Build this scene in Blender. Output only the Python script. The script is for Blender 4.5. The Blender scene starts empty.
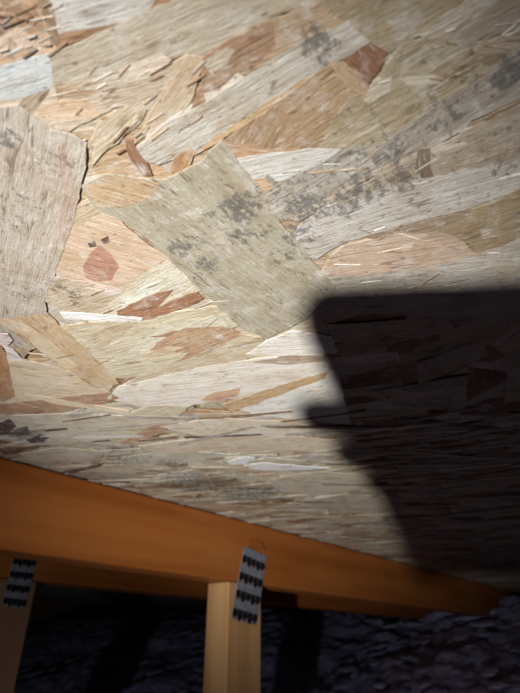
import bpy, bmesh, math, random
from mathutils import Vector, Matrix, noise

random.seed(11)
SC = bpy.context.scene
COL = SC.collection

# ------------------------------------------------------------------ frame of the place
# d = direction of the rafters (down the slope), n = roof normal, m = across the trusses.
# camera-space vectors: x right, y up, z forward; focal length in pixels of a 520x693 frame.
F = 500.0
PITCH = math.radians(18.4)
CAM_H = 0.42          # camera above the loose insulation
D0 = 0.154            # camera below the roof boards
n_c = Vector((0.0, 0.856, 0.517)).normalized()
d_c = Vector((0.626, -0.407, 0.666)); d_c = (d_c - d_c.dot(n_c) * n_c).normalized()
m_c = Vector((-0.780, -0.324, 0.536)); m_c = (m_c - m_c.dot(n_c) * n_c); m_c = (m_c - m_c.dot(d_c) * d_c).normalized()
X_c = math.cos(PITCH) * d_c + math.sin(PITCH) * n_c
Z_c = math.cos(PITCH) * n_c - math.sin(PITCH) * d_c
Y_c = m_c
def w(p):                                   # camera space -> world
    p = Vector(p)
    return Vector((X_c.dot(p), Y_c.dot(p), Z_c.dot(p) + CAM_H))
def wdir(p):
    p = Vector(p); return Vector((X_c.dot(p), Y_c.dot(p), Z_c.dot(p)))
DW, NW, MW = wdir(d_c), wdir(n_c), wdir(m_c)
O = Vector((0, 0, CAM_H))
ROOF = Matrix.Translation(O + NW * D0) @ Matrix((DW, MW, NW)).transposed().to_4x4()   # local x slope, y across, z out

# ------------------------------------------------------------------ camera
cam = bpy.data.cameras.new('camera'); co = bpy.data.objects.new('camera', cam); COL.objects.link(co)
R = Matrix((wdir((1, 0, 0)), wdir((0, 1, 0)), wdir((0, 0, -1)))).transposed()
co.matrix_world = Matrix.Translation(O) @ R.to_4x4()
cam.sensor_fit = 'VERTICAL'; cam.sensor_height = 36.0; cam.lens = 36.0 * F / 693.0
cam.dof.use_dof = True; cam.dof.focus_distance = 0.25; cam.dof.aperture_fstop = cam.lens / 2.0   # phone lens, 2 mm opening
cam.clip_start = 0.005; cam.clip_end = 50
SC.camera = co

# ------------------------------------------------------------------ world, lamp, exposure
wd = bpy.data.worlds.new('attic_air'); SC.world = wd; wd.use_nodes = True
bg = wd.node_tree.nodes['Background']
bg.inputs[0].default_value = (0.86, 0.64, 0.44, 1); bg.inputs[1].default_value = 0.0020
LAMP_C = Vector((-0.205, -0.0015, -0.38))
sp = bpy.data.lights.new('head_torch_beam', 'SPOT'); so = bpy.data.objects.new('head_torch_beam', sp); COL.objects.link(so)
AIM_C = Vector((0.016, -0.068, 0.37))
sp.energy = 41; sp.color = (1.0, 0.985, 0.95); sp.spot_size = math.radians(40); sp.spot_blend = 1.0
sp.shadow_soft_size = 0.009
so.location = w(LAMP_C)
so.rotation_euler = (wdir(AIM_C - LAMP_C)).to_track_quat('-Z', 'Y').to_euler()
sw = bpy.data.lights.new('head_torch_spill', 'SPOT'); swo = bpy.data.objects.new('head_torch_spill', sw); COL.objects.link(swo)
sw.energy = 5.0; sw.color = (0.92, 0.95, 1.0); sw.spot_size = math.radians(120); sw.spot_blend = 1.0; sw.shadow_soft_size = 0.009
swo.location = so.location; swo.rotation_euler = so.rotation_euler      # the dim spill round the same torch's beam
SC.view_settings.view_transform = 'Standard'; SC.view_settings.look = 'None'
SC.view_settings.gamma = 1.0; SC.view_settings.use_curve_mapping = False
SC.view_settings.exposure = 0.0

# ------------------------------------------------------------------ helpers
def lin(c):
    o = []
    for v in c:
        v = v / 255.0
        o.append(v / 12.92 if v <= 0.04045 else ((v + 0.055) / 1.055) ** 2.4)
    return o
def link(name, me, mat=None, parent=None):
    ob = bpy.data.objects.new(name, me); COL.objects.link(ob)
    if mat and me is not None and not me.materials: me.materials.append(mat)
    if parent: ob.parent = parent
    return ob
def tag(o, label, cat, group=None, kind=None):
    if label: o['label'] = label
    if cat: o['category'] = cat
    if group: o['group'] = group
    if kind: o['kind'] = kind
def ray(px, py): return Vector(((px - 260) / F, -(py - 346.5) / F, 1.0))
def board(px, py):                          # a spot on the boards -> roof-local x, y
    r = ray(px, py); P = r * (D0 / n_c.dot(r))
    return (d_c.dot(P), m_c.dot(P))
def truss_pt(px, py, depth):                # a spot on a truss face -> (along slope, along normal)
    r = ray(px, py); P = r * (depth / m_c.dot(r))
    return (d_c.dot(P), n_c.dot(P))

class NT:
    def __init__(s, name):
        s.m = bpy.data.materials.new(name); s.m.use_nodes = True; s.t = s.m.node_tree
        s.b = s.t.nodes['Principled BSDF']; s.b.inputs['Specular IOR Level'].default_value = 0.25
    def new(s, t, **k):
        nd = s.t.nodes.new(t)
        for a, v in k.items(): setattr(nd, a, v)
        return nd
    def put(s, v, sock):
        if isinstance(v, (int, float)): sock.default_value = v
        elif isinstance(v, (tuple, list)): sock.default_value = v
        else: s.t.links.new(v, sock)
    def math(s, op, a, b=0.0, clamp=False):
        nd = s.new('ShaderNodeMath', operation=op, use_clamp=clamp); s.put(a, nd.inputs[0]); s.put(b, nd.inputs[1]); return nd.outputs[0]
    def map(s, v, scale, loc=(0, 0, 0)):
        nd = s.new('ShaderNodeMapping'); s.put(v, nd.inputs[0]); nd.inputs['Scale'].default_value = scale; nd.inputs['Location'].default_value = loc; return nd.outputs[0]
    def noise(s, v, scale=1.0, det=3, rough=0.55, dist=0.0):
        nd = s.new('ShaderNodeTexNoise'); s.put(v, nd.inputs['Vector']); nd.inputs['Scale'].default_value = scale
        nd.inputs['Detail'].default_value = det; nd.inputs['Roughness'].default_value = rough; nd.inputs['Distortion'].default_value = dist; return nd.outputs[0]
    def rng(s, v, a, b, c=0.0, d=1.0):
        nd = s.new('ShaderNodeMapRange', interpolation_type='SMOOTHSTEP'); s.put(v, nd.inputs[0])
        for i, x in enumerate((a, b, c, d)): nd.inputs[i + 1].default_value = x
        return nd.outputs[0]
    def mix(s, f, a, b, mode='MIX'):
        nd = s.new('ShaderNodeMix', data_type='RGBA', blend_type=mode); s.put(f, nd.inputs[0]); s.put(a, nd.inputs[6]); s.put(b, nd.inputs[7]); return nd.outputs[2]
    def bump(s, h, strength=0.4, dist=0.001):
        nd = s.new('ShaderNodeBump'); s.put(h, nd.inputs['Height']); nd.inputs['Strength'].default_value = strength; nd.inputs['Distance'].default_value = dist
        s.t.links.new(nd.outputs[0], s.b.inputs['Normal'])

# ------------------------------------------------------------------ materials
# mould stains on the boards: (px, py, radius px, strength) looked up on the photograph, held in board metres
STAINS = [(240,205,26,.8),(212,216,18,.55),(180,245,18,.7),(196,236,16,.6),(240,232,17,.7),(206,262,18,.7),(262,228,14,.6),(283,252,20,.55),
          (226,180,16,.4),(8,135,16,.7),(28,200,26,.45),(55,160,24,.5),(28,290,22,.5),(10,218,24,.5),(508,70,24,.9),(440,118,28,.6),
          (362,186,30,.7),(308,205,26,.8),(388,150,26,.7),(400,176,24,.7),(500,165,20,.55),(318,42,24,.75),(345,200,26,.7),(60,285,14,.6),(75,292,12,.6),
          (420,100,26,.5),(300,232,20,.7),(200,482,45,.8),(250,492,40,.8),(120,455,40,.6),(25,433,22,1.),(172,462,22,.7),(300,190,22,.6),(470,75,26,.5)]
def strand_material():
    t = NT('osb_strand'); T = t.t
    at = t.new('ShaderNodeAttribute', attribute_name='tint')
    ug = t.new('ShaderNodeUVMap', uv_map='grain'); ub = t.new('ShaderNodeUVMap', uv_map='board')
    g, bd = ug.outputs[0], ub.outputs[0]
    streak = t.noise(t.map(g, (42, 360, 1)), 1.0, 5, 0.65, 0.12)
    fine = t.noise(t.map(g, (110, 1500, 1)), 1.0, 2, 0.6)
    patch = t.noise(t.map(g, (24, 60, 1)), 1.0, 3, 0.6)
    sand = t.noise(t.map(g, (650, 1100, 1)), 1.0, 2, 0.7)
    c = at.outputs['Color']
    c = t.mix(t.rng(streak, .35, .7, 0, .55), c, t.mix(1.0, c, (.76, .68, .58, 1), 'MULTIPLY'))
    c = t.mix(t.rng(patch, .4, .75, 0, .6), c, t.mix(1.0, c, (.86, .78, .68, 1), 'MULTIPLY'))
    c = t.mix(t.rng(patch, .5, .2, 0, .5), c, t.mix(1.0, c, (1.12, 1.13, 1.15, 1), 'MULTIPLY'))
    c = t.mix(t.rng(fine, .58, .75, 0, .45), c, t.mix(1.0, c, (.55, .45, .36, 1), 'MULTIPLY'))
    c = t.mix(t.rng(sand, .55, .75, 0, .35), c, t.mix(1.0, c, (.62, .55, .48, 1), 'MULTIPLY'))
    # short dark fibre flecks, resin-brown blotches and pale worn fibres
    fl_ = t.noise(t.map(g, (150, 620, 1)), 1.0, 2, .6, .3)
    c = t.mix(t.rng(fl_, .62, .72, 0, .6), c, t.mix(1.0, c, (.42, .34, .27, 1), 'MULTIPLY'))
    bl = t.noise(t.map(bd, (48, 62, 1)), 1.0, 6, .68, .4)
    c = t.mix(t.rng(bl, .47, .68, 0, .7), c, t.mix(1.0, c, (.83, .72, .57, 1), 'MULTIPLY'))
    bw = t.noise(t.map(bd, (90, 90, 1), (4, 9, 0)), 1.0, 6, .7, .3)
    c = t.mix(t.rng(bw, .50, .70, 0, .45), c, (.66, .63, .58, 1))
    c = t.mix(t.rng(fl_, .42, .30, 0, .35), c, (.74, .70, .63, 1))
    # hairline checks running with the grain
    ck = t.math('ABSOLUTE', t.math('SUBTRACT', t.noise(t.map(g, (12, 95, 1)), 1.0, 3, .6, .25), .5))
    c = t.mix(t.math('MULTIPLY', t.rng(ck, .016, .004), t.rng(t.noise(t.map(g, (40, 60, 1), (3, 5, 0)), 1.0, 2), .48, .6, 0, .7)), c, t.mix(1.0, c, (.36, .28, .21, 1), 'MULTIPLY'))
    # pin-prick dark specks
    sp_ = t.noise(t.map(g, (260, 480, 1)), 1.0, 1, .5)
    c = t.mix(t.rng(sp_, .70, .76, 0, .55), c, (.10, .08, .065, 1))
    # mould
    amt = None
    for (px, py, r, s) in STAINS:
        x, y = board(px, py); rm = r * (D0 / n_c.dot(ray(px, py))) / F * 1.6
        sub = t.new('ShaderNodeVectorMath', operation='DISTANCE'); T.links.new(bd, sub.inputs[0]); sub.inputs[1].default_value = (x, y, 0)
        v = t.rng(sub.outputs['Value'], rm, rm * .2, 0, min(1., s * 1.2))
        amt = v if amt is None else t.math('MAXIMUM', amt, v)
    amt = t.math('MAXIMUM', amt, t.math('MULTIPLY', at.outputs['Alpha'], .62))
    mn = t.noise(t.map(bd, (260, 330, 1)), 1.0, 4, .62)
    ms = t.noise(t.map(bd, (900, 1100, 1)), 1.0, 2, .7)
    mk = t.math('ADD', t.math('MULTIPLY', mn, .75), t.math('MULTIPLY', ms, .25))
    mk = t.math('ADD', t.math('MULTIPLY', mk, 1.7), -.36)
    th = t.math('SUBTRACT', .80, t.math('MULTIPLY', amt, .50))
    k = t.math('MULTIPLY', t.math('SUBTRACT', mk, th), 6.0, True)
    k = t.math('MULTIPLY', k, .66)
    c = t.mix(k, c, (.075, .075, .078, 1))
    hs = t.new('ShaderNodeHueSaturation'); hs.inputs['Saturation'].default_value = .84; T.links.new(c, hs.inputs['Color'])
    T.links.new(hs.outputs[0], t.b.inputs['Base Color']); t.b.inputs['Roughness'].default_value = .62
    h = t.math('ADD', t.math('MULTIPLY', streak, 1.0), t.math('MULTIPLY', t.math('ADD', fine, sand), .35))
    t.bump(t.math('ADD', h, t.math('MULTIPLY', bl, 1.2)), .5, .0013)
    return t.m
def timber_material(name, base, dark, pale):
    t = NT(name); tc = t.new('ShaderNodeTexCoord'); oi = t.new('ShaderNodeObjectInfo')
    off = t.new('ShaderNodeVectorMath', operation='ADD'); t.t.links.new(tc.outputs['Object'], off.inputs[0])
    mu = t.math('MULTIPLY', oi.outputs['Random'], 7.0); cb = t.new('ShaderNodeCombineXYZ'); t.t.links.new(mu, cb.inputs[1]); t.t.links.new(cb.outputs[0], off.inputs[1])
    v = off.outputs[0]
    ring = t.noise(t.map(v, (1.6, 34, 34)), 1.0, 3, .5, .6)
    fib = t.noise(t.map(v, (14, 620, 620)), 1.0, 3, .6)
    pat = t.noise(t.map(v, (5, 14, 14)), 1.0, 3, .55)
    c = t.mix(t.rng(ring, .25, .8), (*lin(base), 1), (*lin(dark), 1))
    c = t.mix(t.rng(pat, .45, .75, 0, .5), c, (*lin(pale), 1))
    c = t.mix(t.rng(fib, .55, .8, 0, .35), c, t.mix(1., c, (.6, .5, .4, 1), 'MULTIPLY'))
    t.t.links.new(c, t.b.inputs['Base Color']); t.b.inputs['Roughness'].default_value = .55
    t.bump(t.math('ADD', fib, t.math('MULTIPLY', ring, .6)), .25, .0008)
    return t.m
def metal_material(name, a, b, rough, metallic):
    t = NT(name); tc = t.new('ShaderNodeTexCoord')
    s = t.new('ShaderNodeTexVoronoi'); t.put(tc.outputs['Object'], s.inputs['Vector']); s.inputs['Scale'].default_value = 260
    c = t.mix(t.rng(s.outputs['Distance'], .1, .7), (*lin(a), 1), (*lin(b), 1))
    t.t.links.new(c, t.b.inputs['Base Color']); t.b.inputs['Roughness'].default_value = rough; t.b.inputs['Metallic'].default_value = metallic
    return t.m
def plain_material(name, a, b, scale, rough, bump=.2, dist=.002, sheen=0.):
    t = NT(name); tc = t.new('ShaderNodeTexCoord')
    k = t.noise(tc.outputs['Object'], scale, 5, .62)
    c = t.mix(t.rng(k, .3, .7), (*lin(a), 1), (*lin(b), 1)); t.t.links.new(c, t.b.inputs['Base Color'])
    t.b.inputs['Roughness'].default_value = rough; t.bump(k, bump, dist)
    if sheen: t.b.inputs['Sheen Weight'].default_value = sheen
    return t.m
M_STR = strand_material()
M_CHORD = timber_material('orange_pine', (178, 108, 50), (150, 82, 32), (184, 120, 64))
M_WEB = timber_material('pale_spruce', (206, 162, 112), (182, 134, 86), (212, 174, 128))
M_WEB_BROWN = timber_material('brown_spruce', (150, 116, 88), (130, 98, 74), (160, 128, 100))  # darker brown than the near post, for the left post only
M_ZINC = metal_material('galvanised_steel', (168, 170, 182), (136, 138, 150), .5, .35)
M_TOOTH_SHADE = metal_material('slot_shade_steel', (44, 44, 50), (28, 28, 32), .6, .4)
M_INS = plain_material('loose_fill_wool', (194, 192, 230), (150, 148, 190), 45, .95, .8, .012)
M_FLOOR = plain_material('plasterboard', (150, 146, 140), (120, 116, 110), 8, .9)

# ------------------------------------------------------------------ roof boards made of wood strands
# palette for the random strands (sRGB): cream, beige, grey, tan, brown, white, greenish
PAL = [(206,190,164)]*4 + [(196,180,154)]*4 + [(186,176,162)]*3 + [(190,160,120)]*3 + [(164,124,84)]*2 + [(222,214,200)]*2 + [(205,200,172)]*2 + [(150,112,78)]
A0 = board(300, 215); A1 = board(525, 75)
MAIN = math.atan2(A1[1] - A0[1], A1[0] - A0[0])      # the strands' usual direction on the sheet

def resample(poly, step, jit, rnd):
    out = []
    n_ = len(poly)
    for i in range(n_):
        a, b = Vector(poly[i]), Vector(poly[(i + 1) % n_]); L = (b - a).length
        k = max(1, min(9, int(L / step))); nr = Vector((-(b - a).y, (b - a).x)).normalized() if L > 1e-6 else Vector((0, 0))
        out.append(a)
        for j in range(1, k): out.append(a.lerp(b, j / k) + nr * rnd.uniform(-jit, jit))
    return out
def strand_geo(poly, ang, thick, tilt, rnd, step=.012, jit=.0006):
    """outline in roof x,y -> (centre, verts, faces, grain uv per vert, board uv per vert)"""
    p = resample(poly, step, jit, rnd)
    area = sum(p[i].x * p[(i + 1) % len(p)].y - p[(i + 1) % len(p)].x * p[i].y for i in range(len(p)))
    if area < 0: p.reverse()
    c = sum(p, Vector((0, 0))) / len(p); off = rnd.uniform(0, 40), rnd.uniform(0, 40)
    ca, sa = math.cos(ang), math.sin(ang); N = len(p)
    tx, ty = tilt; vs, gu, bu = [], [], []
    ins = min(.0005, .1 * min((q - c).length for q in p))
    for lvl in (0, 1, 2):
        for q in p:
            r = q - c; r2 = r - r.normalized() * ins if lvl == 2 else r
            z = max(-.0003, min(.0003, tx * r.x + ty * r.y)) + (0, -thick * .65, -thick)[lvl]
            vs.append(Vector((r2.x, r2.y, z)))
            gu.append((r2.x * ca + r2.y * sa + off[0], -r2.x * sa + r2.y * ca + off[1])); bu.append((c.x + r2.x, c.y + r2.y))
    fs = [list(range(N)), list(range(3 * N - 1, 2 * N - 1, -1))]
    for l in (0, 1):
        for i in range(N):
            j = (i + 1) % N
            fs.append([l * N + i, (l + 1) * N + i, (l + 1) * N + j, l * N + j])
    return c, vs, fs, gu, bu
def strand_mesh(name, geos):
    """geos: list of (offset vec, verts, faces, gu, bu, tint, mould)"""
    V, FS, G, B, T_ = [], [], [], [], []
    for off, vs, fs, gu, bu, tint, mould in geos:
        k = len(V); V += [v + off for v in vs]; FS += [[i + k for i in f] for f in fs]
        G += gu; B += bu; T_ += [(*tint, mould)] * len(vs)
    me = bpy.data.meshes.new(name); me.from_pydata(V, [], FS); me.update()
    a = me.uv_layers.new(name='grain'); b = me.uv_layers.new(name='board')
    for i, l in enumerate(me.loops):
        a.data[i].uv = G[l.vertex_index]; b.data[i].uv = B[l.vertex_index]
    ca_ = me.color_attributes.new('tint', 'FLOAT_COLOR', 'POINT')
    flat = [x for t in T_ for x in t]; ca_.data.foreach_set('color', flat)
    return me

def ceiling_core():
    t = NT('osb_core'); tc = t.new('ShaderNodeTexCoord')
    k = t.noise(t.map(tc.outputs['Object'], (40, 160, 40)), 1., 4, .6)
    c = t.mix(t.rng(k, .3, .7), (*lin((140, 112, 82)), 1), (*lin((172, 146, 112)), 1)); t.t.links.new(c, t.b.inputs['Base Color'])
    t.b.inputs['Roughness'].default_value = .7; t.bump(k, .6, .002)
    bm = bmesh.new(); bmesh.ops.create_cube(bm, size=1)
    for v in bm.verts: v.co = Vector((.85 + v.co.x * 2.9, .65 + v.co.y * 2.5, .0075 + v.co.z * .013))
    me = bpy.data.meshes.new('ceiling'); bm.to_mesh(me); bm.free()
    o = link('ceiling', me, t.m); o.matrix_world = ROOF
    o['kind'] = 'structure'; o['label'] = 'roof sheathing board of pressed wood strands with grey mould spots'
    return o
CEIL = ceiling_core()

rnd = random.Random(5)
fill = []                                              # joined small and far strands
parts = []                                             # (size, geo) candidates
def random_strand(x, y, L, W, ang, rnd):
    ca, sa = math.cos(ang), math.sin(ang)
    k1, k2 = rnd.uniform(-.35, .35) * W, rnd.uniform(-.35, .35) * W
    base = [(-L/2 + k1, -W/2), (-L/6, -W/2 * rnd.uniform(.85, 1.1)), (L/5, -W/2 * rnd.uniform(.9, 1.05)), (L/2 + k2, -W/2 * rnd.uniform(.6, 1)),
            (L/2 - k2, W/2 * rnd.uniform(.6, 1)), (L/8, W/2), (-L/4, W/2 * rnd.uniform(.9, 1.1)), (-L/2 - k1, W/2 * rnd.uniform(.7, 1))]
    return [(x + a * ca - b * sa, y + a * sa + b * ca) for a, b in base]
def seen(x, y):                                        # inside the photographed patch of board
    P = d_c * x + m_c * y + n_c * D0
    if P.z < .05: return False
    u = 260 + F * P.x / P.z; v = 346.5 - F * P.y / P.z
    return -40 < u < 560 and -40 < v < 640 and y < .5
def jitter_ang(y, rnd):                                  # the sheet's strands swing round a little towards the truss
    m_ = MAIN + min(1.0, max(0.0, (y + .02) / .2)) * .55
    return m_ + rnd.gauss(0, .32) if rnd.random() < .88 else rnd.uniform(0, math.pi)
# wide strands of the surface, everywhere
yy = -.36
near = 0
while yy < 1.8:
    step = .015 if yy < .5 else .04
    xx = -.45
    while xx < 2.15:
        x = xx + rnd.uniform(-.03, .03); y = yy + rnd.uniform(-.012, .012)
        big = 1.0 if yy < .5 else 1.8
        L, W = rnd.uniform(.06, .13) * big, rnd.uniform(.012, .028) * big
        if rnd.random() < .25: W *= .5
        a = jitter_ang(y, rnd)
        geo = strand_geo(random_strand(x, y, L, W, a, rnd), a, .0005, (rnd.uniform(-.005, .005), rnd.uniform(-.006, .006)), rnd, step=.03)
        z = rnd.uniform(-.0003, -.0001)
        q_ = rnd.uniform(.82, 1.05); tint = [c * q_ for c in lin(rnd.choice(PAL))]
        item = (z, geo, tint, rnd.choice((0, .2, .5, .8)))
        if seen(x, y):
            P = d_c * x + m_c * y + n_c * D0
            parts.append((L * W / P.z ** 2 * (n_c.dot(P) / P.length), item))
        else: fill.append(item)
        xx += .044 * big if yy < .5 else .085
    yy += step

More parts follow.
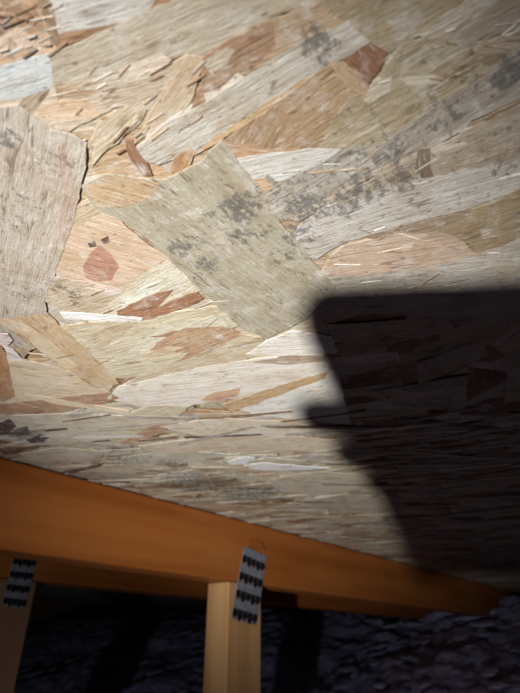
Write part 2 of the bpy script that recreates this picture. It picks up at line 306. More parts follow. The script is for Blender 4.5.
# strands traced on the photograph, back to front: outline px, grain px direction, colour, mould
TR = [
 # upper left
 ([(-8,-8),(45,-8),(62,44),(40,60),(-8,66)], (1,-.3), (206,172,138), .1),
 ([(-8,10),(14,18),(22,30),(8,44),(-8,40)], (1,1), (150,106,72), .0),
 ([(-8,40),(10,30),(22,24),(24,28),(8,42),(-8,52)], (1,-.6), (214,190,160), .0),
 ([(10,36),(17,42),(16,58),(9,52)], (.3,1), (176,136,98), .0),
 ([(4,0),(34,6),(44,24),(30,30),(10,18)], (1,.4), (178,142,106), .1),
 ([(36,-8),(47,-8),(55,14),(64,42),(61,47),(52,38)], (.4,1), (158,132,102), .1),
 ([(60,30),(95,22),(130,16),(118,26),(90,34),(64,46)], (1,-.3), (166,124,84), .0),
 ([(47,-8),(158,-8),(146,10),(128,18),(95,24),(60,31),(55,15)], (1,-.25), (206,203,196), .15),
 ([(150,-8),(195,-8),(160,8),(140,14)], (1,-.4), (172,130,84), .0),
 ([(-8,100),(45,86),(80,80),(105,82),(110,108),(70,128),(20,122),(-8,112)], (1,-.2), (204,186,160), .2),
 ([(38,108),(60,99),(112,94),(110,108),(78,114),(50,118)], (1,-.12), (212,180,146), .0),
 ([(20,104),(34,90),(52,84),(48,92),(38,104),(30,116)], (1,-.8), (176,158,132), .1),
 ([(58,86),(84,82),(110,86),(86,92),(60,96)], (1,-.1), (170,140,108), .0),
 ([(-8,66),(28,58),(54,51),(57,66),(56,84),(28,93),(-8,102)], (1,-.3), (198,202,202), .15),
 ([(52,52),(66,46),(96,33),(130,19),(190,-8),(330,-8),(300,5),(262,22),(232,36),(205,54),(182,52),(160,60),(140,62),(120,68),(104,72),(78,80),(55,82)], (1,-.45), (186,172,148), .3),
 ([(54,84),(80,78),(105,72),(128,66),(124,74),(100,80),(70,86)], (1,-.28), (182,154,120), .0),
 ([(74,84),(104,74),(142,63),(166,60),(170,66),(160,92),(150,104),(122,108),(100,98),(112,90)], (1,-.35), (192,174,148), .15),
 ([(120,66),(140,62),(160,52),(170,58),(150,72),(126,80)], (1,-.3), (214,198,176), .0),
 ([(100,124),(122,106),(150,98),(140,120),(118,140),(100,150),(88,144)], (1,-.9), (196,178,148), .2),
 ([(96,140),(108,132),(134,110),(138,114),(112,142),(94,162)], (1,-.9), (208,194,166), .1),
 ([(205,56),(196,80),(190,100),(176,116),(150,130),(134,142),(150,112),(164,92),(172,64),(186,54)], (.7,-1), (198,176,144), .15),
 ([(150,128),(176,112),(196,100),(192,110),(170,126),(146,144)], (1,-.7), (216,206,190), .0),
 ([(232,36),(272,18),(330,-4),(402,-8),(384,28),(352,30),(336,30),(296,50),(266,70),(236,78)], (1,-.42), (180,152,116), .1),
 ([(204,56),(234,36),(272,20),(274,44),(256,62),(240,84),(218,90),(192,106),(204,80)], (1,-.55), (164,128,92), .1),
 ([(205,60),(218,50),(236,46),(226,58),(212,70)], (1,-.6), (188,172,146), .1),
 ([(206,90),(222,86),(236,72),(242,76),(226,90),(208,98)], (1,-.4), (220,208,190), .0),
 ([(330,-8),(470,-8),(446,14),(420,30),(402,42),(386,50),(368,40),(350,22),(322,2)], (1,-.5), (168,150,116), .25),
 ([(260,108),(300,80),(330,60),(346,78),(352,92),(340,112),(320,150),(278,156),(232,156),(226,138)], (1,-.7), (172,142,102), .35),
 ([(262,108),(306,78),(296,98),(278,134),(268,152),(236,154),(230,136)], (.6,-1), (166,134,96), .3),
 ([(366,40),(386,50),(378,66),(365,84),(350,76),(338,60)], (1,.7), (142,96,60), .0),
 ([(130,152),(160,126),(200,103),(232,84),(262,65),(300,40),(346,20),(352,28),(368,40),(350,52),(330,62),(298,80),(260,109),(216,136),(192,150),(160,162)], (1,-.58), (192,184,170), .35),
 ([(190,148),(216,134),(260,106),(300,78),(334,58),(332,63),(300,84),(262,111),(218,140),(196,152)], (1,-.58), (196,162,112), .0),
 ([(331,62),(344,60),(360,76),(376,94),(366,96),(352,86)], (1,1), (184,154,118), .1),
 ([(172,178),(176,156),(190,146),(194,150),(188,166),(180,178)], (.4,-1), (178,134,84), .0),
 ([(126,138),(134,140),(146,160),(152,172),(144,172),(134,160)], (.6,1), (152,108,74), .0),
 ([(225,138),(262,146),(322,148),(318,156),(260,158),(228,160)], (1,.1), (184,142,104), .0),
 # upper right
 ([(440,34),(470,15),(500,-2),(528,-8),(528,48),(488,64),(452,48)], (1,-.5), (166,150,128), .5),
 ([(418,30),(446,12),(476,-8),(504,-8),(474,14),(440,34),(424,34)], (1,-.6), (198,184,164), .2),
 ([(470,40),(500,36),(528,32),(528,44),(490,50),(458,50)], (1,-.1), (176,156,132), .2),
 ([(372,92),(388,62),(402,42),(440,36),(470,48),(494,70),(450,97),(410,124),(378,152),(312,156),(334,116),(352,92)], (1,-.6), (174,158,126), .7),
 ([(400,76),(420,72),(438,74),(436,80),(412,82)], (1,-.1), (200,190,164), .0),
 ([(452,66),(480,54),(506,48),(492,60),(470,70)], (1,-.3), (150,128,104), .3),
 ([(364,98),(374,80),(390,74),(388,88),(372,98)], (1,-.5), (196,186,164), .1),
 ([(250,190),(270,170),(330,150),(380,136),(400,140),(350,176),(300,214),(268,216)], (1,-.6), (172,164,150), .9),
 ([(236,156),(290,150),(340,147),(322,160),(298,170),(262,188),(246,178)], (1,-.22), (204,202,194), .4),
 ([(244,180),(262,176),(272,184),(256,196)], (1,-.2), (196,158,112), .0),
 ([(278,216),(310,196),(342,176),(372,152),(402,126),(432,102),(462,84),(494,64),(528,44),(528,92),(500,104),(470,118),(432,140),(400,156),(374,172),(330,196),(298,218)], (1,-.62), (170,160,146), .7),
 ([(290,214),(330,194),(372,170),(402,152),(440,134),(470,116),(462,128),(424,148),(384,168),(340,194),(300,218)], (1,-.55), (194,180,158), .2),
 ([(300,222),(340,196),(380,172),(432,146),(480,122),(528,98),(528,156),(470,166),(430,176),(384,188),(322,206)], (1,-.42), (172,156,134), .7),
 ([(470,122),(500,108),(528,96),(528,118),(500,126)], (1,-.4), (154,128,98), .1),
 ([(430,146),(470,132),(528,112),(528,120),(476,138),(436,152)], (1,-.3), (196,182,160), .2),
 ([(460,130),(480,120),(500,118),(486,128)], (1,-.4), (186,170,142), .2),
 ([(418,148),(429,147),(428,164),(434,178),(424,180),(416,165)], (.2,1), (136,116,94), .1),
 ([(286,238),(302,222),(324,205),(384,187),(430,175),(480,163),(528,149),(528,186),(500,194),(470,205),(420,219),(370,231),(340,242),(318,256),(298,250)], (1,-.3), (192,186,176), .65),
 ([(300,236),(320,216),(345,204),(330,220),(312,240)], (1,-.6), (176,166,150), .8),
 ([(430,224),(470,208),(528,184),(528,232),(500,244),(475,252),(450,238)], (1,-.3), (164,144,108), .15),
 ([(366,234),(400,224),(440,214),(470,206),(450,222),(420,232),(380,238)], (1,-.25), (154,132,102), .1),
 ([(322,272),(334,252),(346,243),(400,231),(440,230),(462,240),(476,252),(430,264),(370,274)], (1,-.16), (196,170,144), .3),
 ([(396,246),(424,236),(444,234),(436,240),(410,248)], (1,-.2), (220,206,186), .0),
 ([(330,312),(324,272),(360,272),(400,266),(440,260),(476,251),(500,244),(528,232),(528,312)], (1,-.1), (190,182,168), .6),
 ([(480,262),(505,246),(528,238),(528,264),(500,272)], (1,-.3), (164,140,112), .3),
 ([(356,288),(362,276),(380,272),(404,276),(408,286),(390,292)], (1,-.1), (184,176,162), .5),
 # left and centre
 ([(58,250),(72,212),(92,196),(136,234),(168,256),(140,272),(112,286),(58,280)], (1,.3), (208,180,148), .15),
 ([(74,206),(90,196),(104,206),(84,220),(72,228)], (1,-.5), (196,174,140), .1),
 ([(84,264),(92,250),(100,243),(110,250),(119,264),(112,277),(96,279),(86,274)], (1,.2), (182,130,100), .1),
 ([(90,241),(95,239),(96,243),(91,244)], (1,0), (104,80,66), .0),
 ([(103,237),(108,234),(109,239),(104,240)], (1,0), (104,80,66), .0),
 ([(42,296),(54,274),(114,285),(140,272),(166,258),(152,278),(126,298),(100,312),(62,306)], (1,-.25), (198,180,152), .4),
 ([(60,276),(90,279),(122,286),(120,291),(90,286),(62,282)], (1,.12), (218,196,174), .0),
 ([(96,318),(112,300),(140,276),(168,258),(186,274),(202,288),(176,296),(150,308),(120,320)], (1,-.55), (214,206,182), .1),
 ([(120,300),(148,282),(176,268),(180,274),(150,292),(126,306)], (1,-.4), (222,222,206), .0),
 ([(118,308),(150,293),(188,284),(202,297),(180,306),(152,316),(124,322)], (1,-.25), (166,114,74), .0),
 ([(56,324),(96,320),(150,314),(216,304),(240,322),(200,344),(150,374),(100,376),(80,352)], (1,-.2), (208,196,164), .1),
 ([(84,334),(120,320),(140,318),(118,336),(96,350)], (1,-.4), (200,182,150), .1),
 ([(128,352),(142,336),(166,324),(220,312),(226,322),(190,332),(160,350),(142,366),(120,362)], (1,-.45), (216,212,190), .1),
 ([(140,360),(158,340),(184,326),(226,324),(240,332),(206,352),(170,368),(146,372)], (1,-.35), (186,150,110), .0),
 ([(146,352),(168,344),(192,336),(196,340),(170,350),(150,358)], (1,-.2), (212,190,158), .0),
 ([(150,334),(190,326),(214,324),(212,330),(182,334)], (1,-.1), (164,122,82), .0),
 ([(62,310),(100,312),(142,315),(140,319),(100,318),(66,316)], (1,.05), (236,234,232), .0),
 ([(124,382),(160,366),(200,352),(238,332),(262,336),(262,348),(240,360),(190,369),(140,382)], (1,-.25), (204,188,156), .15),
 ([(0,352),(18,356),(60,366),(112,384),(104,396),(40,398),(-8,402)], (1,.15), (216,196,164), .05),
 ([(-8,332),(8,332),(12,338),(8,343),(-8,342)], (1,.1), (224,212,210), .0),
 ([(4,344),(14,348),(24,358),(12,358)], (1,.5), (226,216,212), .0),
 ([(-8,340),(3,344),(10,366),(16,394),(-8,404)], (.3,1), (178,132,84), .0),
 ([(-8,308),(20,310),(46,309),(60,324),(86,346),(106,366),(119,381),(98,386),(80,376),(54,352),(30,336),(-8,316)], (1,.75), (202,172,130), .15),
 ([(20,320),(34,326),(66,352),(96,378),(90,384),(60,362),(36,344)], (1,.75), (212,190,152), .05),
 ([(-8,108),(20,104),(38,118),(52,128),(75,134),(87,142),(86,166),(78,196),(70,226),(62,252),(54,276),(48,286),(46,311),(20,314),(-8,316)], (-.22,1), (188,176,160), .35),
 ([(60,140),(86,144),(85,166),(76,202),(64,244),(58,240),(66,190)], (-.22,1), (184,162,144), .1),
 ([(84,184),(110,172),(140,176),(166,178),(186,168),(202,160),(222,139),(234,152),(262,200),(300,245),(334,284),(330,298),(302,318),(266,336),(240,324),(200,286),(152,238),(120,216),(96,204)], (1,.85), (174,165,142), .45),
 ([(86,184),(110,173),(140,177),(160,180),(150,196),(120,204),(98,202)], (1,.3), (194,166,126), .1),
 # lower centre
 ([(-8,402),(40,398),(110,390),(120,396),(64,410),(-8,414)], (1,-.1), (178,138,102), .0),
 ([(108,396),(120,384),(196,366),(262,356),(322,352),(336,384),(290,386),(240,394),(176,406),(140,404)], (1,-.12), (232,224,212), .1),
 ([(246,352),(268,338),(292,329),(330,334),(336,350),(290,353)], (1,-.05), (236,232,224), .05),
 ([(246,360),(290,353),(340,354),(330,358),(290,362)], (1,-.02), (182,156,132), .0),
 ([(226,404),(264,392),(300,378),(336,368),(344,400),(350,422),(300,418),(256,412)], (1,-.2), (232,231,224), .05),
 ([(224,402),(256,391),(290,380),(328,369),(324,376),(272,395),(232,410)], (1,-.3), (198,162,112), .0),
 ([(200,398),(214,390),(240,386),(236,394),(214,400)], (1,-.2), (208,166,132), .0),
 ([(-8,414),(60,412),(130,414),(128,434),(84,440),(30,444),(-8,432)], (1,-.05), (208,198,178), .3),
 ([(26,392),(60,397),(96,403),(129,409),(127,412),(94,407),(56,402)], (1,.17), (228,208,174), .0),
 ([(96,432),(128,412),(150,404),(190,404),(176,416),(140,434),(116,440)], (1,-.3), (206,192,164), .1),
 ([(118,436),(146,425),(180,419),(172,426),(146,437),(124,442)], (1,-.25), (184,142,106), .0),
 ([(140,444),(200,436),(280,432),(340,440),(330,450),(230,448),(160,452)], (1,-.02), (212,196,170), .2),
 ([(160,424),(220,416),(290,420),(330,428),(280,434),(200,434)], (1,0), (218,206,184), .1),
 ([(120,456),(170,448),(230,452),(190,460),(134,464)], (1,-.06), (202,198,180), .3),
 ([(228,460),(244,455),(255,456),(246,462),(232,463)], (1,-.1), (240,242,244), .0),
 ([(244,464),(262,461),(300,464),(330,466),(280,469),(256,468)], (1,0), (236,238,242), .0),
 ([(270,478),(320,470),(366,474),(376,484),(320,492),(276,490)], (1,0), (200,188,166), .3),
 ([(300,500),(350,492),(388,498),(396,510),(340,512)], (1,0), (188,172,150), .3),
 ([(20,452),(60,446),(110,450),(90,460),(40,462)], (1,-.05), (206,196,176), .4),
 ([(0,421),(10,417),(16,424),(8,432),(-4,430)], (1,.4), (102,74,66), .6),
 ([(14,428),(28,424),(30,432),(18,434)], (1,.2), (112,100,100), .8),
 ([(27,438),(40,432),(50,434),(44,440),(32,441)], (1,-.1), (88,80,86), .8),
 ([(0,450),(20,446),(40,443),(38,446),(10,453)], (1,-.2), (120,96,74), .4),
 ([(58,470),(84,466),(104,461),(100,465),(72,472)], (1,-.2), (112,92,74), .5),
]
def grain_angle(poly, gd):
    cx = sum(p[0] for p in poly) / len(poly); cy = sum(p[1] for p in poly) / len(poly)
    L = math.hypot(*gd); a = board(cx, cy); b = board(cx + gd[0] / L * 8, cy + gd[1] / L * 8)
    return math.atan2(b[1] - a[1], b[0] - a[0])
traced = []
for i, (poly, gd, colr, mould) in enumerate(TR):
    bp = [Vector(board(*p)) for p in poly]; cc_ = sum(bp, Vector((0, 0))) / len(bp)
    bp = [p + (p - cc_).normalized() * .0009 for p in bp]      # neighbours overlap a little
    geo = strand_geo(bp, grain_angle(poly, gd), .0005, (rnd.uniform(-.0012, .0012), rnd.uniform(-.0012, .0012)), rnd, step=.0045, jit=.0007)
    traced.append((-.0007 - .000007 * i, geo, lin(colr), mould))

def strand_part(item):
    z, (c, vs, fs, gu, bu), tint, mould = item
    me = strand_mesh('strand', [(Vector((0, 0, 0)), vs, fs, gu, bu, tint, mould)]); me.materials.append(M_STR)
    o = bpy.data.objects.new('strand', me); COL.objects.link(o); o.parent = CEIL; o.location = (c.x, c.y, z)
for it in traced: strand_part(it)
parts.sort(key=lambda t: -t[0])
room = 296 - len(traced)
for s, it in parts[:room]: strand_part(it)
fill += [it for s, it in parts[room:]]
# slivers and splinters lying on the surface
for k in range(800):
    px, py = rnd.uniform(-30, 540), rnd.choice((rnd.uniform(-20, 600), rnd.uniform(370, 560), rnd.uniform(400, 600)))
    if py > 452 + .27 * px + 6: continue
    if n_c.dot(ray(px, py)) < .05: continue
    x, y = board(px, py); zz = (D0 / n_c.dot(ray(px, py)))
    sc = min(1.0, zz / .35)
    if py < 412: continue
    L, W = rnd.uniform(.008, .04) * (.5 + sc), rnd.uniform(.0008, .0055) * (.35 + sc)
    a = MAIN + min(1.0, max(0.0, (y + .02) / .2)) * .55 + rnd.gauss(0, .22); L *= 1.5
    geo = strand_geo(random_strand(x, y, L, W, a, rnd), a, .0004, (0, 0), rnd, step=1.)
    q_ = rnd.uniform(.82, 1.05); tint = [c * q_ for c in lin(rnd.choice(PAL[:11] + PAL[16:] + [(120, 100, 80), (232, 228, 222), (140, 112, 84), (104, 92, 82)]))]
    fill.append((rnd.uniform(-.0017, -.0010), geo, tint, rnd.choice((0, 0, .3, .7))))
for k in range(240):                                    # small flakes in the rough patches between the wide strands
    x0, y0, x1, y1, gx = rnd.choice(((60, 60, 205, 150, -.6), (0, 0, 60, 60, -.4), (92, 290, 250, 372, -.3), (92, 300, 250, 372, -.3), (380, 20, 520, 80, -.4), (10, 350, 110, 410, 0), (290, 150, 520, 200, -.35), (340, 225, 520, 285, -.2)))
    px, py = rnd.uniform(x0, x1), rnd.uniform(y0, y1); x, y = board(px, py)
    a = grain_angle([(px, py)], (1, gx + rnd.gauss(0, .25))); zz = D0 / n_c.dot(ray(px, py)) / .28; L, W = rnd.uniform(.004, .016) * zz, rnd.uniform(.0003, .0013) * zz
    geo = strand_geo(random_strand(x, y, L, W, a, rnd), a, .0004, (0, 0), rnd, step=1.)
    q_ = rnd.uniform(.85, 1.05); tint = [c * q_ for c in lin(rnd.choice(((224, 214, 196), (204, 186, 158), (176, 146, 110), (140, 108, 76), (190, 180, 164), (230, 226, 216))))]
    fill.append((rnd.uniform(-.0015, -.0009), geo, tint, rnd.choice((0, .3))))
me = strand_mesh('strand_fill', [(Vector((g[0].x, g[0].y, z)), g[1], g[2], g[3], g[4], t_, m_) for z, g, t_, m_ in fill]); me.materials.append(M_STR)
fo = bpy.data.objects.new('strand_fill', me); COL.objects.link(fo); fo.parent = CEIL; fo['kind'] = 'stuff'

# ------------------------------------------------------------------ trusses
CH_T, CH_W, WEB_W = .038, .0775, .066
TOP = D0 - .0026                                      # roof-normal height of the chord's upper edge
def timber(name, parent, s0, s1, t0, t1, m0, m1, mat, along='x', bev=.0022):
    """a squared timber in truss coords: s along the slope, t along the normal, m across"""
    c = Vector(((s0 + s1) / 2, (m0 + m1) / 2, (t0 + t1) / 2)); size = Vector((abs(s1 - s0), abs(m1 - m0), abs(t1 - t0)))
    bm = bmesh.new(); bmesh.ops.create_cube(bm, size=1)
    if along == 'z':      # keep the grain on local x
        rot = Matrix.Rotation(math.pi / 2, 4, 'Y'); size = Vector((size.z, size.y, size.x))
    else: rot = Matrix.Identity(4)
    for v in bm.verts: v.co = Vector((v.co.x * size.x, v.co.y * size.y, v.co.z * size.z))
    bmesh.ops.bevel(bm, geom=list(bm.edges), offset=bev, segments=2, affect='EDGES', profile=.5)
    me = bpy.data.meshes.new(name); bm.to_mesh(me); bm.free()
    o = link(name, me, mat, parent); o.matrix_local = Matrix.Translation(c) @ rot
    return o
FRAME = Matrix.Translation(O) @ Matrix((DW, MW, NW)).transposed().to_4x4()
def plate(parent, corners, depth, rows, cols, bent=0):
    """galvanised plate lying on a truss face, its corners given clockwise from upper left as (s, t)"""
    q = [Vector(c) for c in corners]
    def at(u, v, m): 
        p = q[0].lerp(q[1], u).lerp(q[3].lerp(q[2], u), v); return Vector((p.x, depth - m, p.y))
    org = at(.5, .5, 0)
    V, FS = [], []
    def cell(u0, u1, v0, v1, m0, m1):
        k = len(V)
        for m in (m0, m1):
            for (u, v) in ((u0, v0), (u1, v0), (u1, v1), (u0, v1)): V.append(at(u, v, m) - org)
        FS.extend([[k, k+1, k+2, k+3], [k+7, k+6, k+5, k+4], [k, k+4, k+5, k+1], [k+1, k+5, k+6, k+2], [k+2, k+6, k+7, k+3], [k+3, k+7, k+4, k]])
    rp = 1.0 / rows; slots = []
    for r in range(rows):
        v0 = r * rp; va, vb = v0 + rp * .50, v0 + rp
        cell(0, 1, v0, va, 0, .0011)
        cw = 1.0 / cols; u = 0.0
        for c in range(cols):
            ua, ub = c * cw + cw * .03, (c + 1) * cw - cw * .03
            cell(u, ua, va, vb, 0, .0011); u = ub
            dv = rp * .12 * (1 if c % 2 else -1)
            slots.append((ua, ub, va, vb - rp * .04 + min(0, dv)))
        cell(u, 1, va, vb, 0, .0011)
    cell(0, 1, 1.0, 1.02, 0, .0011)
    me = bpy.data.meshes.new('connector_plate'); me.from_pydata(V, [], FS); me.update()
    o = link('connector_plate', me, M_ZINC, parent); o.location = org; o['label'] = 'grey galvanised connector plate with punched teeth'
    # punched teeth over the slots, coloured dark for the shade in the holes
    for (u0, u1, v0, v1) in slots:
        k = at((u0 + u1) / 2, (v0 + v1) / 2, 0)
        P = [at(u0 - .005, v0, .0008) - k, at(u1 + .005, v0, .0008) - k, at(u1 + .005, v1 - .01, .0013) - k, at((u0 + u1) / 2, v1 + .045, .0015) - k, at(u0 - .005, v1 - .01, .0013) - k]
        B = [p + Vector((0, .0005, 0)) for p in P]
        n_ = 5; fs = [list(range(n_)), list(range(2 * n_ - 1, n_ - 1, -1))] + [[i, i + n_, (i + 1) % n_ + n_, (i + 1) % n_] for i in range(n_)]
        tm = bpy.data.meshes.new('tooth'); tm.from_pydata([p for p in P] + B, [], fs); tm.update()
        t = link('tooth', tm, M_TOOTH_SHADE, o); t.location = k - org
    return o
def truss(label, depth, post_px, plate_px, rows, cols):
    root = link('roof_truss', None); root.matrix_world = FRAME
    tag(root, label, 'truss', 'roof trusses under the boards')
    timber('top_chord', root, -.75, 1.95, TOP, TOP - CH_W, depth, depth + CH_T, M_CHORD)
    s_edge, t_edge = truss_pt(*post_px, depth)           # where the web's front left edge meets the chord
    return root, s_edge
def _dep(px, py, t): r = ray(px, py); return m_c.dot(r * (t / n_c.dot(r)))
DEP1 = .5 * (_dep(0, 455, TOP) + _dep(250, 524, TOP))
_r = ray(205, 600); DEP2 = m_c.dot(_r * ((TOP - CH_W) / n_c.dot(_r))) - CH_T
r1, s1 = truss('nearest wooden roof truss, orange chord across the frame with centre post', DEP1, (229, 588), None, 4, 5)
timber('web', r1, s1, s1 + WEB_W, TOP - CH_W - .0005, -.46, DEP1 + .0005, DEP1 + CH_T, M_WEB, 'z')
plate(r1, [truss_pt(244, 546, DEP1), truss_pt(266, 556, DEP1), truss_pt(256, 624, DEP1), truss_pt(231, 617, DEP1)], DEP1, 4, 5)
r2, s2 = truss('dim wooden roof truss just behind the nearest one, post at left edge', DEP2, (36, 590), None, 4, 5)
timber('web', r2, s2 - WEB_W, s2, TOP - CH_W - .0005, -.36, DEP2 + .0005, DEP2 + CH_T, M_WEB_BROWN, 'z')
plate(r2, [truss_pt(15, 552, DEP2), truss_pt(38, 554, DEP2), truss_pt(25, 607, DEP2), truss_pt(2, 604, DEP2)], DEP2, 4, 5)
# torn splinter of wood above the near plate
bm = bmesh.new(); a = [truss_pt(246, 547, DEP1), truss_pt(250, 539, DEP1), truss_pt(260, 538, DEP1), truss_pt(263, 550, DEP1)]
lo = [bm.verts.new((p[0], DEP1, p[1])) for p in a]; hi = [bm.verts.new((p[0], DEP1 - h, p[1])) for p, h in zip(a, (.003, .001, .001, .003))]
bm.faces.new(hi); bm.faces.new(lo[::-1])
for i in range(4): bm.faces.new((lo[i], lo[(i + 1) % 4], hi[(i + 1) % 4], hi[i]))
bmesh.ops.recalc_face_normals(bm, faces=bm.faces)
sm = bpy.data.meshes.new('splinter'); bm.to_mesh(sm); bm.free(); link('splinter', sm, M_CHORD, r1)

# ------------------------------------------------------------------ attic floor and loose insulation
bm = bmesh.new(); bmesh.ops.create_cube(bm, size=1)
for v in bm.verts: v.co = Vector((.9 + v.co.x * 4.4, 1.6 + v.co.y * 5.2, -.17 + v.co.z * .02))
me = bpy.data.meshes.new('floor'); bm.to_mesh(me); bm.free(); fl = link('floor', me, M_FLOOR); fl['kind'] = 'structure'
NX, NY = 240, 260
V, FS = [], []
for j in range(NY + 1):
    for i in range(NX + 1):
        x = -1.1 + 2.78 * i / NX; y = -.9 + 5.0 * j / NY
        p = Vector((x, y, 0))
        z = .05 * noise.noise(p * 2.3) + .028 * noise.noise(p * 7.0) + .022 * abs(noise.noise(p * 15.0 + Vector((3, 1, 0)))) + .009 * noise.noise(p * 31.0)
        V.append((x, y, z - .012))
for j in range(NY):
    for i in range(NX):
        k = j * (NX + 1) + i; FS.append((k, k + 1, k + NX + 2, k + NX + 1))
rnd2 = random.Random(3)                                # loose tufts
ico = bmesh.new(); bmesh.ops.create_icosphere(ico, subdivisions=2, radius=1); iv = [v.co.copy() for v in ico.verts]; jf = [[v.index for v in f.verts] for f in ico.faces]; ico.free()
for k in range(900):
    x, y = rnd2.uniform(-.4, 1.6), rnd2.uniform(.2, 2.8); s = rnd2.uniform(.006, .024)
    sd = Vector((rnd2.uniform(0, 50), rnd2.uniform(0, 50), 0)); q = Matrix.Rotation(rnd2.uniform(0, 6.28), 3, 'Z')
    p0 = Vector((x, y, 0)); z0 = .05 * noise.noise(p0 * 2.3) + .028 * noise.noise(p0 * 7.0) + .008
    b0 = len(V)
    for v in iv:
        r = s * (1 + .55 * noise.noise(v * 1.7 + sd)); u = q @ Vector((v.x * r * 1.5, v.y * r, v.z * r * .18)); V.append((x + u.x, y + u.y, z0 + u.z))
    FS += [tuple(i + b0 for i in f) for f in jf]
me = bpy.data.meshes.new('loose_insulation'); me.from_pydata(V, [], FS); me.update()
for p in me.polygons: p.use_smooth = True
ins = link('loose_insulation', me, M_INS); tag(ins, 'lumpy grey-purple loose insulation covering the attic floor', 'insulation', kind='stuff')

# ------------------------------------------------------------------ phone and hand behind the lens, whose shadow falls on the boards
CAMF = Matrix.Translation(O) @ Matrix((wdir((1, 0, 0)), wdir((0, 1, 0)), wdir((0, 0, 1)))).transposed().to_4x4()
def cpt(x, y, z): return Vector(w((x - .036 * y, y + .036 * x, z)))      # held a touch askew
M_CASE = plain_material('phone_case', (34, 34, 38), (26, 26, 30), 90, .55, .1)
M_GLASS = plain_material('phone_screen', (12, 12, 14), (9, 9, 10), 30, .1, .0)
M_SKIN = plain_material('skin', (206, 156, 128), (192, 138, 112), 70, .5, .15)
M_SLEEVE = plain_material('sleeve_cloth', (52, 54, 62), (42, 44, 52), 300, .9, .4)
def slab(name, x0, x1, y0, y1, z0, z1, rad, mat, parent, segs=6):
    o0 = cpt((x0 + x1) / 2, (y0 + y1) / 2, (z0 + z1) / 2)
    pts = []
    for (cx, cy, a0) in ((x1 - rad, y1 - rad, 0), (x0 + rad, y1 - rad, 90), (x0 + rad, y0 + rad, 180), (x1 - rad, y0 + rad, 270)):
        for k in range(segs + 1):
            a = math.radians(a0 + 90 * k / segs); pts.append((cx + rad * math.cos(a), cy + rad * math.sin(a)))
    n_ = len(pts); cc = ((x0 + x1) / 2, (y0 + y1) / 2); e = min(.0012, (z1 - z0) * .3)
    rings = [(z0, e), (z0 + e, 0), (z1 - e, 0), (z1, e)]; V = []
    for z, ins_ in rings:
        for (px, py) in pts:
            dx, dy = px - cc[0], py - cc[1]
            V.append(cpt(cc[0] + dx * (1 - ins_ / abs(x1 - x0) * 2), cc[1] + dy * (1 - ins_ / abs(y1 - y0) * 2), z) - o0)
    fs = [list(range(n_)), list(range(4 * n_ - 1, 3 * n_ - 1, -1))]
    for l in range(3): fs += [[l * n_ + i, (l + 1) * n_ + i, (l + 1) * n_ + (i + 1) % n_, l * n_ + (i + 1) % n_] for i in range(n_)]
    me = bpy.data.meshes.new(name); me.from_pydata(V, [], fs); me.update()
    o = link(name, me, mat)
    if parent: o.parent = parent; o.location = o0 - parent.location
    else: o.location = o0
    return o
PX0, PX1, PY0, PY1 = -.074, .0155, -.129, .0195
ph = link('smartphone', None); ph.location = cpt((PX0 + PX1) / 2, (PY0 + PY1) / 2, -.008)
tag(ph, 'dark smartphone held up at the lens, casting the square-cornered shadow on the boards', 'phone')
slab('case', PX0, PX1, PY0, PY1, -.0115, -.003, .013, M_CASE, ph)
slab('screen', PX0 + .003, PX1 - .003, PY0 + .003, PY1 - .003, -.0121, -.0114, .008, M_GLASS, ph)
slab('camera_bump', -.011, .011, -.030, .011, -.0032, -.0018, .005, M_CASE, ph)

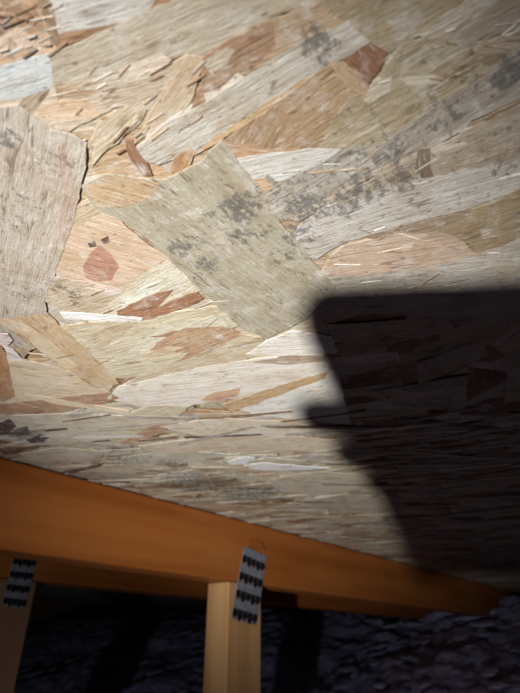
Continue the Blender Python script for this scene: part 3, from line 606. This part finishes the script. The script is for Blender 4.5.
# hand: one skinned surface grown from joints (camera-space metres)
J, E, RAD = [], [], []
def joint(p, r, prev=None):
    J.append(cpt(*p)); RAD.append(r)
    if prev is not None: E.append((prev, len(J) - 1))
    return len(J) - 1
ZB = .006                                              # fingers lie along the back of the phone
wrist = joint((.062, -.138, -.004), .021)
palm = joint((.044, -.104, .006), .019, wrist)
kn = joint((.034, -.076, .010), .016, palm)
for k, (ky, pts) in enumerate([
    (-.048, [(.030, -.050, .010), (.002, -.036, .010), (-.034, -.030, .008), (-.066, -.0265, .004), (-.0890, -.0245, -.001)]),
    (-.068, [(.028, -.070, .011), (-.004, -.058, .011), (-.034, -.049, .009), (-.062, -.045, .006), (-.0815, -.0425, .000)]),
    (-.088, [(.028, -.090, .011), (-.004, -.078, .011), (-.032, -.066, .009), (-.058, -.062, .006), (-.0750, -.0585, .001)]),
    (-.106, [(.032, -.108, .010), (.004, -.098, .010), (-.022, -.093, .008), (-.036, -.092, .006), (-.044, -.091, .003)])]):
    p = kn if k < 2 else palm
    rr = (.0108, .0100, .0098, .0098, .0092) if k < 2 else (.0105, .0092, .0086, .0080, .0068) if k < 3 else (.0092, .0080, .0074, .0068, .0058)
    for q, r in zip(pts, rr): p = joint(q, r, p)
p = palm
for q, r in zip([(.046, -.078, -.006), (.036, -.052, -.016), (.022, -.034, -.020), (.012, -.022, -.0205)], (.0125, .0105, .0095, .0075)): p = joint(q, r, p)
fa = joint((.082, -.176, -.030), .023, wrist); fb = joint((.104, -.212, -.066), .028, fa)
org = J[wrist].copy()
me = bpy.data.meshes.new('person'); me.from_pydata([j - org for j in J], E, []); me.update(); me.materials.append(M_SKIN)
hand = bpy.data.objects.new('person', me); COL.objects.link(hand); hand.location = org
sk = hand.modifiers.new('skin', 'SKIN'); sk.use_smooth_shade = True
lay = me.skin_vertices[0] if me.skin_vertices else None
if lay is None:
    bm = bmesh.new(); bm.from_mesh(me); bm.verts.layers.skin.verify(); bm.to_mesh(me); bm.free(); lay = me.skin_vertices[0]
for i, r in enumerate(RAD): lay.data[i].radius = (r, r); lay.data[i].use_root = (i == wrist)
ss = hand.modifiers.new('smooth', 'SUBSURF'); ss.levels = 2; ss.render_levels = 2
tag(hand, 'hand wrapped around the dark smartphone, fingertip poking past its edge', 'person')
# sleeve: open tube round the forearm
a, b = J[fa] - org, J[fb] - org; ax = (b - a).normalized(); u = ax.orthogonal().normalized(); v_ = ax.cross(u)
V, FS = [], []; prof = [(.2, .030), (.17, .033), (.6, .036), (1.1, .039), (1.45, .041), (1.45, .036), (.25, .028)]
for t_, r in prof:
    for k in range(24):
        an = 2 * math.pi * k / 24; rr = r * (1 + .03 * math.sin(5 * an + 9 * t_)); V.append(a.lerp(b, t_) + u * rr * math.cos(an) + v_ * rr * math.sin(an))
for l in range(len(prof)):
    for k in range(24): m2 = (l + 1) % len(prof); FS.append((l * 24 + k, l * 24 + (k + 1) % 24, m2 * 24 + (k + 1) % 24, m2 * 24 + k))
me = bpy.data.meshes.new('sleeve'); me.from_pydata(V, [], FS); me.update()
for p_ in me.polygons: p_.use_smooth = True
link('sleeve', me, M_SLEEVE, hand)
